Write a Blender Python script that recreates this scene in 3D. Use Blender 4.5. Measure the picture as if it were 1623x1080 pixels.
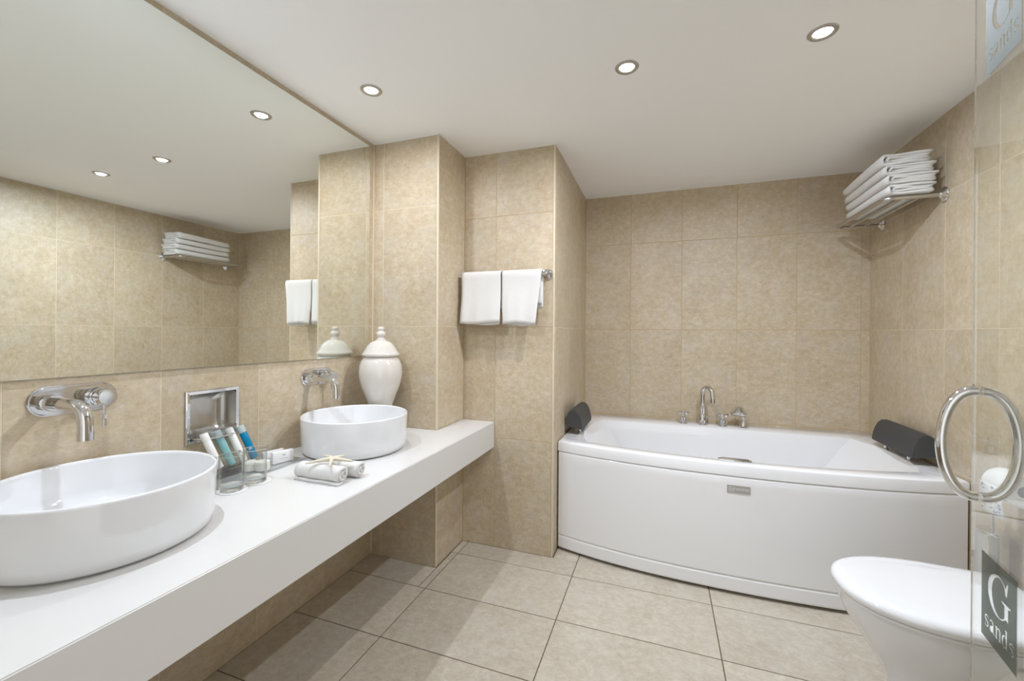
import bpy, bmesh, math, random
from mathutils import Vector, Matrix
random.seed(7)
for o in list(bpy.data.objects):
    bpy.data.objects.remove(o)
scene = bpy.context.scene
C = scene.collection
PI = math.pi

# ------------------------------------------------------------------ camera, world, exposure
YAW, ROLL, FPX = math.radians(19.585), math.radians(0.45), 664.93
CAM = Vector((1.4224, 0.0, 1.1611))
fw = Vector((-math.sin(YAW), math.cos(YAW), 0)); rt = Vector((math.cos(YAW), math.sin(YAW), 0)); up = Vector((0, 0, 1))
r2 = rt * math.cos(ROLL) + up * math.sin(ROLL); u2 = -rt * math.sin(ROLL) + up * math.cos(ROLL)
cd = bpy.data.cameras.new('camera'); cam = bpy.data.objects.new('camera', cd); C.objects.link(cam)
cam.matrix_world = Matrix(((r2.x, u2.x, -fw.x, CAM.x), (r2.y, u2.y, -fw.y, CAM.y), (r2.z, u2.z, -fw.z, CAM.z), (0, 0, 0, 1)))
cd.sensor_width = 36.0; cd.lens = FPX * 36.0 / 1623.0; cd.shift_y = -11.8 / 1623.0; cd.clip_start = 0.02
scene.camera = cam
w = bpy.data.worlds.new('world'); scene.world = w; w.use_nodes = True
w.node_tree.nodes['Background'].inputs[0].default_value = (1.0, 0.99, 0.98, 1); w.node_tree.nodes['Background'].inputs[1].default_value = 1.05
vs = scene.view_settings
vs.view_transform = 'Standard'; vs.look = 'None'; vs.gamma = 1.0; vs.use_curve_mapping = False
vs.exposure = 0.2
LAMP_W = 10.0
scene.cycles.use_denoising = True
scene.cycles.max_bounces = 14; scene.cycles.diffuse_bounces = 7; scene.cycles.glossy_bounces = 6; scene.cycles.transmission_bounces = 10
scene.cycles.sample_clamp_indirect = 6.0

# ------------------------------------------------------------------ room dimensions (metres)
H = 2.142; XR = 2.5886; YB = 3.0506; Y1 = 1.8261; X1 = 0.3828; Y2 = 2.118; X2 = 0.8998; YF = -0.45
ZR = [0.0, 0.593, 1.193, 1.793, H]          # tile courses
CT, CB, CXF = 0.6786, 0.5388, 0.5708         # vanity top, underside, front
RIM = 0.583                                  # bath rim height

# ------------------------------------------------------------------ materials
MATS = {}
def nmat(name):
    m = bpy.data.materials.new(name); m.use_nodes = True; MATS[name] = m
    nt = m.node_tree; return m, nt, nt.nodes['Principled BSDF']
def simple(name, col, rough=0.5, metal=0.0, coat=0.0, bump=None, spec=None):
    m, nt, b = nmat(name)
    b.inputs['Base Color'].default_value = (*col, 1); b.inputs['Roughness'].default_value = rough; b.inputs['Metallic'].default_value = metal
    b.inputs['Coat Weight'].default_value = coat; b.inputs['Coat Roughness'].default_value = 0.05
    if spec is not None: b.inputs['Specular IOR Level'].default_value = spec
    if bump:
        sc_, st, dist = bump
        tc = nt.nodes.new('ShaderNodeTexCoord'); n = nt.nodes.new('ShaderNodeTexNoise'); bp = nt.nodes.new('ShaderNodeBump')
        n.inputs['Scale'].default_value = sc_; n.inputs['Detail'].default_value = 3
        bp.inputs['Strength'].default_value = st; bp.inputs['Distance'].default_value = dist
        nt.links.new(tc.outputs['Object'], n.inputs['Vector']); nt.links.new(n.outputs['Fac'], bp.inputs['Height']); nt.links.new(bp.outputs['Normal'], b.inputs['Normal'])
    return m
def stone(name, dark, mid, light, rough, seed):
    m, nt, b = nmat(name); N = nt.nodes; L = nt.links
    tc = N.new('ShaderNodeTexCoord'); oi = N.new('ShaderNodeObjectInfo')
    mul = N.new('ShaderNodeVectorMath'); mul.operation = 'SCALE'; L.new(oi.outputs['Location'], mul.inputs[0]); mul.inputs['Scale'].default_value = 7.31
    add = N.new('ShaderNodeVectorMath'); add.operation = 'ADD'; L.new(tc.outputs['Object'], add.inputs[0]); L.new(mul.outputs[0], add.inputs[1])
    def noise(scale, detail, rough_, dist=0.0, vec=(1, 1, 1)):
        mp = N.new('ShaderNodeMapping'); mp.inputs['Scale'].default_value = vec; mp.inputs['Location'].default_value = (seed, seed * .7, seed * 1.3)
        L.new(add.outputs[0], mp.inputs['Vector'])
        n = N.new('ShaderNodeTexNoise'); n.inputs['Scale'].default_value = scale; n.inputs['Detail'].default_value = detail; n.inputs['Roughness'].default_value = rough_
        n.inputs['Distortion'].default_value = dist; L.new(mp.outputs[0], n.inputs['Vector']); return n
    big = noise(4.5, 5, 0.65, 0.15); fine = noise(30, 9, 0.80, 0.10, (1, 1.2, 1)); pit = noise(150, 3, 0.65, 0.0, (0.8, 1.2, 1)); hue = noise(8, 8, 0.75, 0.15)
    mx = N.new('ShaderNodeMix'); mx.data_type = 'FLOAT'; mx.inputs[0].default_value = 0.74
    L.new(big.outputs['Fac'], mx.inputs[2]); L.new(fine.outputs['Fac'], mx.inputs[3])
    cr0 = N.new('ShaderNodeValToRGB'); e = cr0.color_ramp.elements
    e[0].position = 0.37; e[0].color = (*dark, 1); e[1].position = 0.63; e[1].color = (*light, 1)
    k = cr0.color_ramp.elements.new(0.5); k.color = (*mid, 1)
    L.new(mx.outputs[0], cr0.inputs['Fac'])
    hr = N.new('ShaderNodeMapRange'); hr.inputs['From Min'].default_value = 0.48; hr.inputs['From Max'].default_value = 0.72; hr.inputs['To Max'].default_value = 0.55; L.new(hue.outputs['Fac'], hr.inputs['Value'])
    cr = N.new('ShaderNodeMix'); cr.data_type = 'RGBA'; L.new(hr.outputs[0], cr.inputs[0]); L.new(cr0.outputs['Color'], cr.inputs[6])
    gm = sum(light) / 3; cr.inputs[7].default_value = (gm * 1.05, gm * .98, gm * .86, 1)
    pr = N.new('ShaderNodeMapRange'); pr.inputs['From Min'].default_value = 0.33; pr.inputs['From Max'].default_value = 0.42
    pr.inputs['To Min'].default_value = 0.84; pr.inputs['To Max'].default_value = 1.0; L.new(pit.outputs['Fac'], pr.inputs['Value'])
    rv = N.new('ShaderNodeMapRange'); rv.inputs['To Min'].default_value = 0.95; rv.inputs['To Max'].default_value = 1.04; L.new(oi.outputs['Random'], rv.inputs['Value'])
    m2 = N.new('ShaderNodeMath'); m2.operation = 'MULTIPLY'; L.new(pr.outputs[0], m2.inputs[0]); L.new(rv.outputs[0], m2.inputs[1])
    sc_ = N.new('ShaderNodeVectorMath'); sc_.operation = 'SCALE'; L.new(cr.outputs[2], sc_.inputs[0]); L.new(m2.outputs[0], sc_.inputs['Scale'])
    L.new(sc_.outputs[0], b.inputs['Base Color'])
    rr = N.new('ShaderNodeMapRange'); rr.inputs['To Min'].default_value = rough - 0.08; rr.inputs['To Max'].default_value = rough + 0.1
    L.new(fine.outputs['Fac'], rr.inputs['Value']); L.new(rr.outputs[0], b.inputs['Roughness'])
    bp = N.new('ShaderNodeBump'); bp.inputs['Strength'].default_value = 0.18; bp.inputs['Distance'].default_value = 0.0015
    L.new(mx.outputs[0], bp.inputs['Height']); L.new(bp.outputs['Normal'], b.inputs['Normal'])
    return m
WALLT = stone('wall_tile', (0.445, 0.352, 0.228), (0.530, 0.437, 0.303), (0.635, 0.553, 0.425), 0.42, 1.7)
FLOORT = stone('floor_tile', (0.415, 0.36, 0.278), (0.495, 0.44, 0.355), (0.59, 0.545, 0.46), 0.36, 4.1)
GROUT_C = simple('grout_cream', (0.73, 0.63, 0.47), 0.8, bump=(300, 0.3, 0.001))
GROUT_B = simple('grout_tan', (0.50, 0.37, 0.20), 0.8, bump=(300, 0.3, 0.001))
GROUT_F = simple('grout_brown', (0.13, 0.09, 0.045), 0.85, bump=(300, 0.3, 0.001))
CEIL = simple('ceiling_paint', (0.90, 0.90, 0.895), 0.9, bump=(160, 0.05, 0.001))
PAINT = simple('wall_paint', (0.72, 0.68, 0.6), 0.9, bump=(120, 0.05, 0.001))
TRIM = simple('trim_pvc', (0.66, 0.575, 0.43), 0.35)
CAULK = simple('ceiling_bead', (0.78, 0.76, 0.72), 0.6)
WHITEC = simple('sanitary_ceramic', (0.76, 0.765, 0.775), 0.06, coat=0.5)
ACRYL = simple('bath_acrylic', (0.83, 0.83, 0.84), 0.10, coat=0.4)
SOLID = simple('solid_surface', (0.67, 0.66, 0.64), 0.28, bump=(90, 0.03, 0.0005))
CHROME = simple('chrome', (0.72, 0.72, 0.73), 0.05, 1.0)
STEEL = simple('brushed_steel', (0.56, 0.54, 0.51), 0.22, 1.0, bump=(60, 0.05, 0.001))
SATIN = simple('satin_ring', (0.50, 0.48, 0.45), 0.4, 1.0)
FOAM = simple('dark_grey_foam', (0.048, 0.048, 0.05), 0.55, bump=(400, 0.15, 0.0006))
CERAM2 = simple('cream_glaze', (0.66, 0.63, 0.575), 0.08, coat=0.6)
def terry_mat(name, col):
    m, nt, b = nmat(name); N = nt.nodes; L = nt.links
    b.inputs['Base Color'].default_value = (*col, 1); b.inputs['Roughness'].default_value = 0.95; b.inputs['Sheen Weight'].default_value = 0.25
    tc = N.new('ShaderNodeTexCoord'); v = N.new('ShaderNodeTexVoronoi'); v.inputs['Scale'].default_value = 600
    n = N.new('ShaderNodeTexNoise'); n.inputs['Scale'].default_value = 60; n.inputs['Detail'].default_value = 4
    ad = N.new('ShaderNodeMath'); ad.operation = 'ADD'; L.new(tc.outputs['Object'], v.inputs['Vector']); L.new(tc.outputs['Object'], n.inputs['Vector'])
    L.new(v.outputs['Distance'], ad.inputs[0]); L.new(n.outputs['Fac'], ad.inputs[1])
    bp = N.new('ShaderNodeBump'); bp.inputs['Strength'].default_value = 0.35; bp.inputs['Distance'].default_value = 0.0018
    L.new(ad.outputs[0], bp.inputs['Height']); L.new(bp.outputs['Normal'], b.inputs['Normal']); return m
TERRY = terry_mat('white_terry', (0.71, 0.70, 0.68))
STAR = simple('dried_starfish', (0.66, 0.60, 0.48), 0.75, bump=(260, 0.6, 0.0012))
CARD = simple('white_card', (0.82, 0.815, 0.80), 0.55)
PRINT = simple('grey_print', (0.32, 0.32, 0.33), 0.6)
BLUEP = simple('blue_print', (0.06, 0.10, 0.28), 0.6)
PAPER = simple('tissue_paper', (0.80, 0.80, 0.78), 0.85, bump=(200, 0.2, 0.001))
BADGE = simple('badge_grey', (0.43, 0.42, 0.39), 0.35, 0.4)
BADGEW = simple('badge_letter', (0.78, 0.78, 0.76), 0.4)
JARM = simple('ivory_plastic', (0.77, 0.74, 0.68), 0.4)
RUBBER = simple('black_rubber', (0.02, 0.018, 0.016), 0.7)
def glassy(name, col, rough=0.0, ior=1.5):
    m, nt, b = nmat(name)
    b.inputs['Base Color'].default_value = (*col, 1); b.inputs['Roughness'].default_value = rough; b.inputs['IOR'].default_value = ior
    b.inputs['Transmission Weight'].default_value = 1.0; return m
GLASS = glassy('door_glass', (0.94, 0.965, 0.94), 0.0, 1.5)
TUMB = glassy('tumbler_glass', (0.985, 0.99, 0.985), 0.0, 1.45)
def clear(name, tint, refl=1.0):
    m, nt, b = nmat(name); N = nt.nodes; L = nt.links; N.remove(b); out = N['Material Output']
    tr = N.new('ShaderNodeBsdfTransparent'); tr.inputs[0].default_value = (*tint, 1); gl = N.new('ShaderNodeBsdfGlossy'); gl.inputs['Roughness'].default_value = 0.02
    lw = N.new('ShaderNodeLayerWeight'); lw.inputs['Blend'].default_value = 0.5; pw = N.new('ShaderNodeMath'); pw.operation = 'POWER'; pw.inputs[1].default_value = 2.6
    ma = N.new('ShaderNodeMath'); ma.operation = 'MULTIPLY_ADD'; ma.inputs[1].default_value = 0.75; ma.inputs[2].default_value = 0.035; mx = N.new('ShaderNodeMixShader')
    L.new(lw.outputs['Facing'], pw.inputs[0]); L.new(pw.outputs[0], ma.inputs[0]); L.new(ma.outputs[0], mx.inputs[0]); L.new(tr.outputs[0], mx.inputs[1]); L.new(gl.outputs[0], mx.inputs[2]); L.new(mx.outputs[0], out.inputs['Surface']); return m
CLEAR = clear('clear_glass', (.965, .975, .97))
CLEARA = clear('clear_acrylic_sheet', (.95, .96, .965))
ACRC = glassy('clear_acrylic', (0.96, 0.97, 0.97), 0.05, 1.4)
def tubemat(name, col, tr, rough=0.25):
    m, nt, b = nmat(name); b.inputs['Base Color'].default_value = (*col, 1); b.inputs['Roughness'].default_value = rough
    b.inputs['Transmission Weight'].default_value = tr; b.inputs['IOR'].default_value = 1.35; return m
T_WHITE = tubemat('lotion_white', (0.82, 0.81, 0.78), 0.0); T_AQUA = tubemat('gel_aqua', (0.30, 0.58, 0.60), 0.25); T_BLUE = tubemat('gel_blue', (0.0, 0.22, 0.42), 0.1)
T_CAPA = tubemat('cap_frosted', (0.62, 0.72, 0.76), 0.35, 0.3)
def film_mat():
    m, nt, b = nmat('etched_film'); N = nt.nodes; L = nt.links; b.inputs['Base Color'].default_value = (.11, .12, .105, 1); b.inputs['Roughness'].default_value = .7; b.inputs['Specular IOR Level'].default_value = .1
    tr = N.new('ShaderNodeBsdfTransparent'); tr.inputs[0].default_value = (.75, .78, .72, 1); mx = N.new('ShaderNodeMixShader'); mx.inputs[0].default_value = .80
    L.new(tr.outputs[0], mx.inputs[1]); L.new(b.outputs[0], mx.inputs[2]); L.new(mx.outputs[0], N['Material Output'].inputs['Surface']); return m
FILM = film_mat()
def mirror_mat():
    m, nt, b = nmat('mirror_silver'); b.inputs['Base Color'].default_value = (0.91, 0.93, 0.89, 1); b.inputs['Metallic'].default_value = 1; b.inputs['Roughness'].default_value = 0.0; return m
MIRROR = mirror_mat()
MEDGE = simple('mirror_edge', (0.25, 0.28, 0.24), 0.2)
def emis(name, col, s):
    m, nt, b = nmat(name); b.inputs['Base Color'].default_value = (0, 0, 0, 1); b.inputs['Emission Color'].default_value = (*col, 1); b.inputs['Emission Strength'].default_value = s; return m
BULBW = emis('bulb_warm', (1.0, 0.90, 0.74), 14); BULBC = emis('bulb_cool', (0.90, 0.95, 1.0), 14)

# ------------------------------------------------------------------ mesh helpers (all shapes are given in room coordinates)
def link(name, me, mat, parent=None, origin=None, smooth=False):
    o = bpy.data.objects.new(name, me); C.objects.link(o)
    if mat: me.materials.append(mat)
    if smooth:
        for p in me.polygons: p.use_smooth = True
    if parent is not None:
        o.parent = parent
        pw = Vector(parent['_w']) if '_w' in parent.keys() else Vector((0, 0, 0))
    else: pw = Vector((0, 0, 0))
    org = Vector(origin) if origin is not None else pw
    if org.length > 0: me.transform(Matrix.Translation(-org))
    o.location = org - pw
    o['_w'] = tuple(org)
    return o
def mesh(name, V, Fc, mat, parent=None, smooth=False, origin=None):
    me = bpy.data.meshes.new(name); me.from_pydata([tuple(v) for v in V], [], Fc); me.update()
    bm = bmesh.new(); bm.from_mesh(me); bmesh.ops.recalc_face_normals(bm, faces=bm.faces); bm.to_mesh(me); bm.free()
    return link(name, me, mat, parent, origin, smooth)
def frombm(name, bm, mat, parent=None, smooth=False, origin=None, angle=None):
    bmesh.ops.recalc_face_normals(bm, faces=bm.faces)
    me = bpy.data.meshes.new(name); bm.to_mesh(me); bm.free()
    o = link(name, me, mat, parent, origin, smooth)
    if smooth and angle: sharp(o, angle)
    return o
def sharp(o, deg=35):
    me = o.data; bm = bmesh.new(); bm.from_mesh(me)
    for e in bm.edges:
        if len(e.link_faces) == 2 and e.calc_face_angle(0) > math.radians(deg): e.smooth = False
    bm.to_mesh(me); bm.free()
def empty(name, loc, label, cat, group=None):
    o = bpy.data.objects.new(name, None); C.objects.link(o); o.empty_display_size = 0.05; o.location = loc; o['_w'] = tuple(loc)
    return tag(o, label, cat, group)
def tag(o, label, cat, group=None):
    o['label'] = label; o['category'] = cat
    if group: o['group'] = group
    return o
def struct(o): o['kind'] = 'structure'; return o
def dup(root, loc, label, group=None):
    r = root.copy(); C.objects.link(r); r.location = loc; r['label'] = label; r['_w'] = tuple(loc)
    if group: r['group'] = group
    for ch in list(root.children):
        c = ch.copy(); C.objects.link(c); c.parent = r
        for g in list(ch.children):
            d = g.copy(); C.objects.link(d); d.parent = c
    return r
def bbox(bm, x0, x1, y0, y1, z0, z1, bev=0.0, seg=2):
    r = bmesh.ops.create_cube(bm, size=1.0)['verts']
    for v in r: v.co = Vector((x0 + (v.co.x + .5) * (x1 - x0), y0 + (v.co.y + .5) * (y1 - y0), z0 + (v.co.z + .5) * (z1 - z0)))
    if bev > 0:
        es = list({e for v in r for e in v.link_edges})
        bmesh.ops.bevel(bm, geom=es, offset=bev, segments=seg, affect='EDGES', profile=0.5)
def box(name, mat, x0, x1, y0, y1, z0, z1, parent=None, bev=0.0, seg=2, origin=None):
    bm = bmesh.new(); bbox(bm, x0, x1, y0, y1, z0, z1, bev, seg); return frombm(name, bm, mat, parent, bev > 0, origin, 40 if bev > 0 else None)
def basis(d):
    d = Vector(d).normalized(); a = Vector((0, 0, 1)) if abs(d.z) < .9 else Vector((1, 0, 0))
    u = d.cross(a).normalized(); return u, d.cross(u).normalized()
def lathe(name, prof, mat, parent=None, center=(0, 0, 0), axis=(0, 0, 1), n=40, smooth=True, close=False, ang=40, origin=None):
    """prof: list of (radius, height along axis)"""
    c = Vector(center); d = Vector(axis).normalized(); u, v = basis(d); V = []; Fc = []; rings = []
    for r, h in prof:
        if r < 1e-6: rings.append([len(V)]); V.append(c + d * h)
        else:
            rings.append(list(range(len(V), len(V) + n)))
            for i in range(n):
                t = 2 * PI * i / n; V.append(c + d * h + (u * math.cos(t) + v * math.sin(t)) * r)
    pairs = list(zip(rings[:-1], rings[1:]))
    if close: pairs.append((rings[-1], rings[0]))
    for a, b in pairs:
        for i in range(n):
            j = (i + 1) % n
            if len(a) == 1 and len(b) == 1: continue
            if len(a) == 1: Fc.append((a[0], b[i], b[j]))
            elif len(b) == 1: Fc.append((a[i], a[j], b[0]))
            else: Fc.append((a[i], a[j], b[j], b[i]))
    o = mesh(name, V, Fc, mat, parent, smooth, origin)
    if smooth: sharp(o, ang)
    return o
def tube_data(pts, rad, n=16, caps=True, squash=1.0):
    pts = [Vector(p) for p in pts]; m = len(pts); rads = rad if isinstance(rad, (list, tuple)) else [rad] * m
    V = []; Fc = []; t0 = (pts[1] - pts[0]).normalized(); u, v = basis(t0)
    for i, p in enumerate(pts):
        t = (pts[min(i + 1, m - 1)] - pts[max(i - 1, 0)]).normalized()
        u = (u - t * u.dot(t)).normalized(); v = t.cross(u)
        for k in range(n):
            a = 2 * PI * k / n; V.append(p + (u * math.cos(a) + v * math.sin(a) * squash) * rads[i])
    for i in range(m - 1):
        for k in range(n):
            j = (k + 1) % n; Fc.append((i * n + k, i * n + j, (i + 1) * n + j, (i + 1) * n + k))
    if caps: Fc.append(tuple(range(n))[::-1]); Fc.append(tuple(range((m - 1) * n, m * n)))
    return V, Fc
def tube(name, pts, rad, mat, parent=None, n=16, caps=True, origin=None):
    V, Fc = tube_data(pts, rad, n, caps); o = mesh(name, V, Fc, mat, parent, True, origin); sharp(o, 50); return o
def bez(p0, p1, p2, n=8):
    p0, p1, p2 = Vector(p0), Vector(p1), Vector(p2)
    return [p0 * (1 - t) ** 2 + p1 * 2 * t * (1 - t) + p2 * t * t for t in [i / n for i in range(n + 1)]]
def prism(name, outline, mat, z0, z1, parent=None, bev=0, origin=None):
    bm = bmesh.new(); vs_ = [bm.verts.new((x, y, z0)) for x, y in outline]; f = bm.faces.new(vs_)
    r = bmesh.ops.extrude_face_region(bm, geom=[f]); ev = [g for g in r['geom'] if isinstance(g, bmesh.types.BMVert)]
    for v in ev: v.co.z = z1
    if bev: bmesh.ops.bevel(bm, geom=[e for e in bm.edges if abs(e.verts[0].co.z - e.verts[1].co.z) < 1e-6], offset=bev, segments=3, affect='EDGES')
    return frombm(name, bm, mat, parent, True, origin, 40)

# ------------------------------------------------------------------ tiles
TM = {}
def tile_mesh(a, b, mat, th):
    k = (round(a, 3), round(b, 3), mat.name)
    if k in TM: return TM[k]
    bv = 0.0005; V = []
    for (q, z) in ((0, -th), (0, -bv), (bv, 0)):
        for sx, sy in ((-1, -1), (1, -1), (1, 1), (-1, 1)): V.append((sx * (a / 2 - q), sy * (b / 2 - q), z))
    Fc = [(8, 9, 10, 11)]
    for s in (0, 4):
        for i in range(4): j = (i + 1) % 4; Fc.append((s + i, s + j, s + 4 + j, s + 4 + i))
    me = bpy.data.meshes.new('tile'); me.from_pydata(V, [], Fc); me.materials.append(mat); TM[k] = me; return me
def tile(parent, o, U, Vv, u0, u1, v0, v1, mat, gap=0.0024, th=0.006, jit=0.0002):
    a, b = u1 - u0 - gap, v1 - v0 - gap
    if a < 0.008 or b < 0.008: return None
    t = bpy.data.objects.new('tile', tile_mesh(a, b, mat, th)); C.objects.link(t); t.parent = parent
    U, Vv = Vector(U), Vector(Vv); Nn = U.cross(Vv)
    p = Vector(o) + U * ((u0 + u1) / 2) + Vv * ((v0 + v1) / 2) - Nn * random.uniform(0, jit)
    t.matrix_local = Matrix(((U.x, Vv.x, Nn.x, p.x), (U.y, Vv.y, Nn.y, p.y), (U.z, Vv.z, Nn.z, p.z), (0, 0, 0, 1)))
    return t
def tiles(parent, o, U, us, vs_, Vv=(0, 0, 1), mat=None, gap=0.0024, skip=()):
    for i in range(len(us) - 1):
        for j in range(len(vs_) - 1):
            if (i, j) in skip: continue
            tile(parent, o, U, Vv, us[i], us[i + 1], vs_[j], vs_[j + 1], mat or WALLT, gap)
def wallbox(name, mat, *ext):
    return struct(box(name, mat, *ext))
G = 0.0009      # depth of the joints behind the tile faces

# floor: backing slab + tiles
fl = wallbox('floor', GROUT_F, -0.15, XR + 0.15, YF - 0.1, YB + 0.1, -0.06, -.0018)
fx = [-.0015] + [0.4218 + 0.6067 * i for i in range(4)]; fx[-1] = XR + .0015
fy = [1.988 - 0.3237 * j for j in range(9, -4, -1)]
fy = [YF] + [y for y in fy if YF + .02 < y < YB - .02] + [YB]
for i in range(len(fx) - 1):
    for j in range(len(fy) - 1):
        u0, u1, v0, v1 = fx[i], fx[i + 1], fy[j], fy[j + 1]
        if v0 > 1.97:                                # last rows stop at the piers
            u0 = max(u0, X1 + .002)
            if v0 >= 2.1: continue
            if u0 < X2: v1 = min(v1, Y2 + .0015)
        elif v1 > Y1 and u0 < X1 - .05:
            tile(fl, (0, 0, 0), (1, 0, 0), (0, 1, 0), u0, X1 + .003, v0, Y1 + .0015, FLOORT, 0.004)
            tile(fl, (0, 0, 0), (1, 0, 0), (0, 1, 0), X1 + .003, u1, v0, v1, FLOORT, 0.004); continue
        tile(fl, (0, 0, 0), (1, 0, 0), (0, 1, 0), u0, u1, v0, v1, FLOORT, 0.004)
tile(fl, (0, 0, 0), (1, 0, 0), (0, 1, 0), 0.4218 + 0.6067, 0.4218 + 2 * 0.6067, 2.117, 2.30, FLOORT, 0.004)
tile(fl, (0, 0, 0), (1, 0, 0), (0, 1, 0), X2 + .004, 0.4218 + 0.6067, 2.118, 2.30, FLOORT, 0.004)
tile(fl, (0, 0, 0), (1, 0, 0), (0, 1, 0), 0.4218 + 2 * 0.6067, XR - .002, 2.117, 2.30, FLOORT, 0.004)

# ceiling
cl = struct(box('ceiling', CEIL, -0.15, XR + 0.15, YF - 0.1, YB + 0.1, H, H + 0.12))

# left wall (mirror wall), with the opening for the recessed soap dish
SY0, SY1, SZ0, SZ1 = 0.914, 1.076, 0.802, 0.958
bm = bmesh.new()
for e in ((-.14, -G, YF, SY0, 0, H), (-.14, -G, SY1, YB + .1, 0, H), (-.14, -G, SY0, SY1, 0, SZ0), (-.14, -G, SY0, SY1, SZ1, H), (-.14, -.07, SY0, SY1, SZ0, SZ1)): bbox(bm, *e)
wl = struct(frombm('wall_left', bm, GROUT_C))
ly = [1.82] + [1.493 - 0.3265 * i for i in range(8)]; ly = [YF] + sorted(ly)
ly = [YF] + [y for y in ly if y > YF + .03]
hole_col = [i for i in range(len(ly) - 1) if ly[i] < 1.0 < ly[i + 1]][0]
tiles(wl, (0, 0, 0), (0, 1, 0), ly, ZR, skip=((hole_col, 1),))
# the tile cut around the opening: four pieces of one tile
a0, a1, b0, b1 = ly[hole_col], ly[hole_col + 1], ZR[1], ZR[2]
me_v = []; g2 = .0015
def ring(y0, y1, z0, z1, x): return [(x, y0, z0), (x, y1, z0), (x, y1, z1), (x, y0, z1)]
me_v = ring(a0 + g2, a1 - g2, b0 + g2, b1 - g2, 0) + ring(SY0, SY1, SZ0, SZ1, 0) + ring(a0 + g2, a1 - g2, b0 + g2, b1 - g2, -.006) + ring(SY0, SY1, SZ0, SZ1, -.006)
Fc = []
for i in range(4):
    j = (i + 1) % 4; Fc += [(i, j, 4 + j, 4 + i), (i, j, 8 + j, 8 + i), (4 + i, 4 + j, 12 + j, 12 + i)]
mesh('tile', me_v, Fc, WALLT, wl, origin=(0, (a0 + a1) / 2, (b0 + b1) / 2))

# pier beside the vanity (front and side faces) and the second pier (front and side faces)
wp = wallbox('wall_pier_front', GROUT_C, -.0, X1 - .005, Y1 + G, YB + .1, 0, H)
tiles(wp, (0, Y1, 0), (1, 0, 0), [0.001, 0.061, X1 - .008], ZR)
ws = wallbox('wall_pier_side', GROUT_C, X1 - .03, X1 - G, Y1 + .01, YB, 0, H)
tiles(ws, (X1, 0, 0), (0, 1, 0), [Y1 + .008, Y2 - .001], ZR)
wq = wallbox('wall_towel', GROUT_B, X1 - .01, X2 - .005, Y2 + G, YB + .1, 0, H)
tiles(wq, (0, Y2, 0), (1, 0, 0), [X1 + .002, 0.573, X2 - .009], ZR, gap=.0025)
wr = wallbox('wall_bath_side', GROUT_C, X2 - .03, X2 - G, Y2 + .01, YB, 0, H)
tiles(wr, (X2, 0, 0), (0, 1, 0), [Y2 + .009, 2.168, 2.49, 2.83, YB - .002], ZR)
# back wall
wb = wallbox('wall_back', GROUT_B, X2 - .05, XR + .12, YB + G, YB + .14, 0, H)
tiles(wb, (0, YB, 0), (1, 0, 0), [X2 + .002, 1.218, 1.551, 1.882, 2.214, 2.542, XR - .001], ZR, gap=.0035)
# right wall
wg = wallbox('wall_right', GROUT_C, XR + G, XR + .14, YF, YB + .1, 0, H)
ry = sorted([2.703, 2.362] + [2.362 - .331 * i for i in range(1, 10)]); ry = [YF] + [y for y in ry if y > YF + .05] + [YB - .001]
tiles(wg, (XR, 0, 0), (0, 0, 1), ZR, ry, Vv=(0, 1, 0))
# front wall behind the photographer, with the short wall the glass door hangs on
bm = bmesh.new()
for e in ((-.14, .72, YF - .12, YF, 0, H), (2.02, XR + .14, YF - .12, YF, 0, H), (.72, 2.02, YF - .12, YF, 2.06, H)): bbox(bm, *e)
struct(frombm('wall_front', bm, PAINT))
# unseen doorway behind the photographer, opened for added fill light, with its sampling portal
pl = bpy.data.lights.new('doorway_portal', 'AREA'); pl.shape = 'RECTANGLE'; pl.size = 1.3; pl.size_y = 2.06; pl.cycles.is_portal = True
po = bpy.data.objects.new('doorway_portal', pl); C.objects.link(po); po.location = (1.37, YF - .06, 1.03); po.rotation_euler = (PI / 2, 0, PI)
wallbox('wall_door_jamb', PAINT, 2.02, XR, 0.30, 0.42, 0, H)

# corner trims and ceiling bead
def trim(name, x, y):
    bm = bmesh.new(); bbox(bm, x - .0095, x + .0012, y - .0012, y + .0095, 0, H, .0028, 3); return struct(frombm(name, bm, TRIM, None, True, None, 40))
trim('trim_1', X1, Y1); trim('trim_2', X2, Y2)
bm = bmesh.new(); b = .004
for e in ((0, b, YF, Y1, H - b, H), (0, X1, Y1 - b, Y1, H - b, H), (X1, X1 + b, Y1, Y2, H - b, H), (X1, X2, Y2 - b, Y2, H - b, H), (X2, X2 + b, Y2, YB, H - b, H), (X2, XR, YB - b, YB, H - b, H), (XR - b, XR, YF, YB, H - b, H)): bbox(bm, *e)
struct(frombm('trim_3', bm, CAULK))

# ------------------------------------------------------------------ mirror
mr = empty('wall_mirror', (0, 0.5, 1.0405), 'large frameless wall mirror above the long white vanity', 'mirror')
box('mirror_backing', MEDGE, 0.0005, 0.0058, -0.44, 1.7848, 1.0405, 2.1168, mr)
mesh('mirror_glass', [(.006, -.439, 1.0413), (.006, 1.784, 1.0413), (.006, 1.784, 2.116), (.006, -.439, 2.116)], [(0, 1, 2, 3)], MIRROR, mr)

# ------------------------------------------------------------------ vanity
# L-shaped slab: full depth in front of the first pier, narrow shelf beside it
ol = [(0.0008, -0.44), (CXF, -0.44), (CXF, Y2 - .001), (X1 + .001, Y2 - .001), (X1 + .001, Y1 - .001), (0.0008, Y1 - .001)]
van = prism('vanity_counter', ol, SOLID, CB, CT, None, .0025, origin=(0.28, 0.7, CB))
tag(van, 'long white solid-surface vanity counter under the mirror', 'counter')

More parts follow.
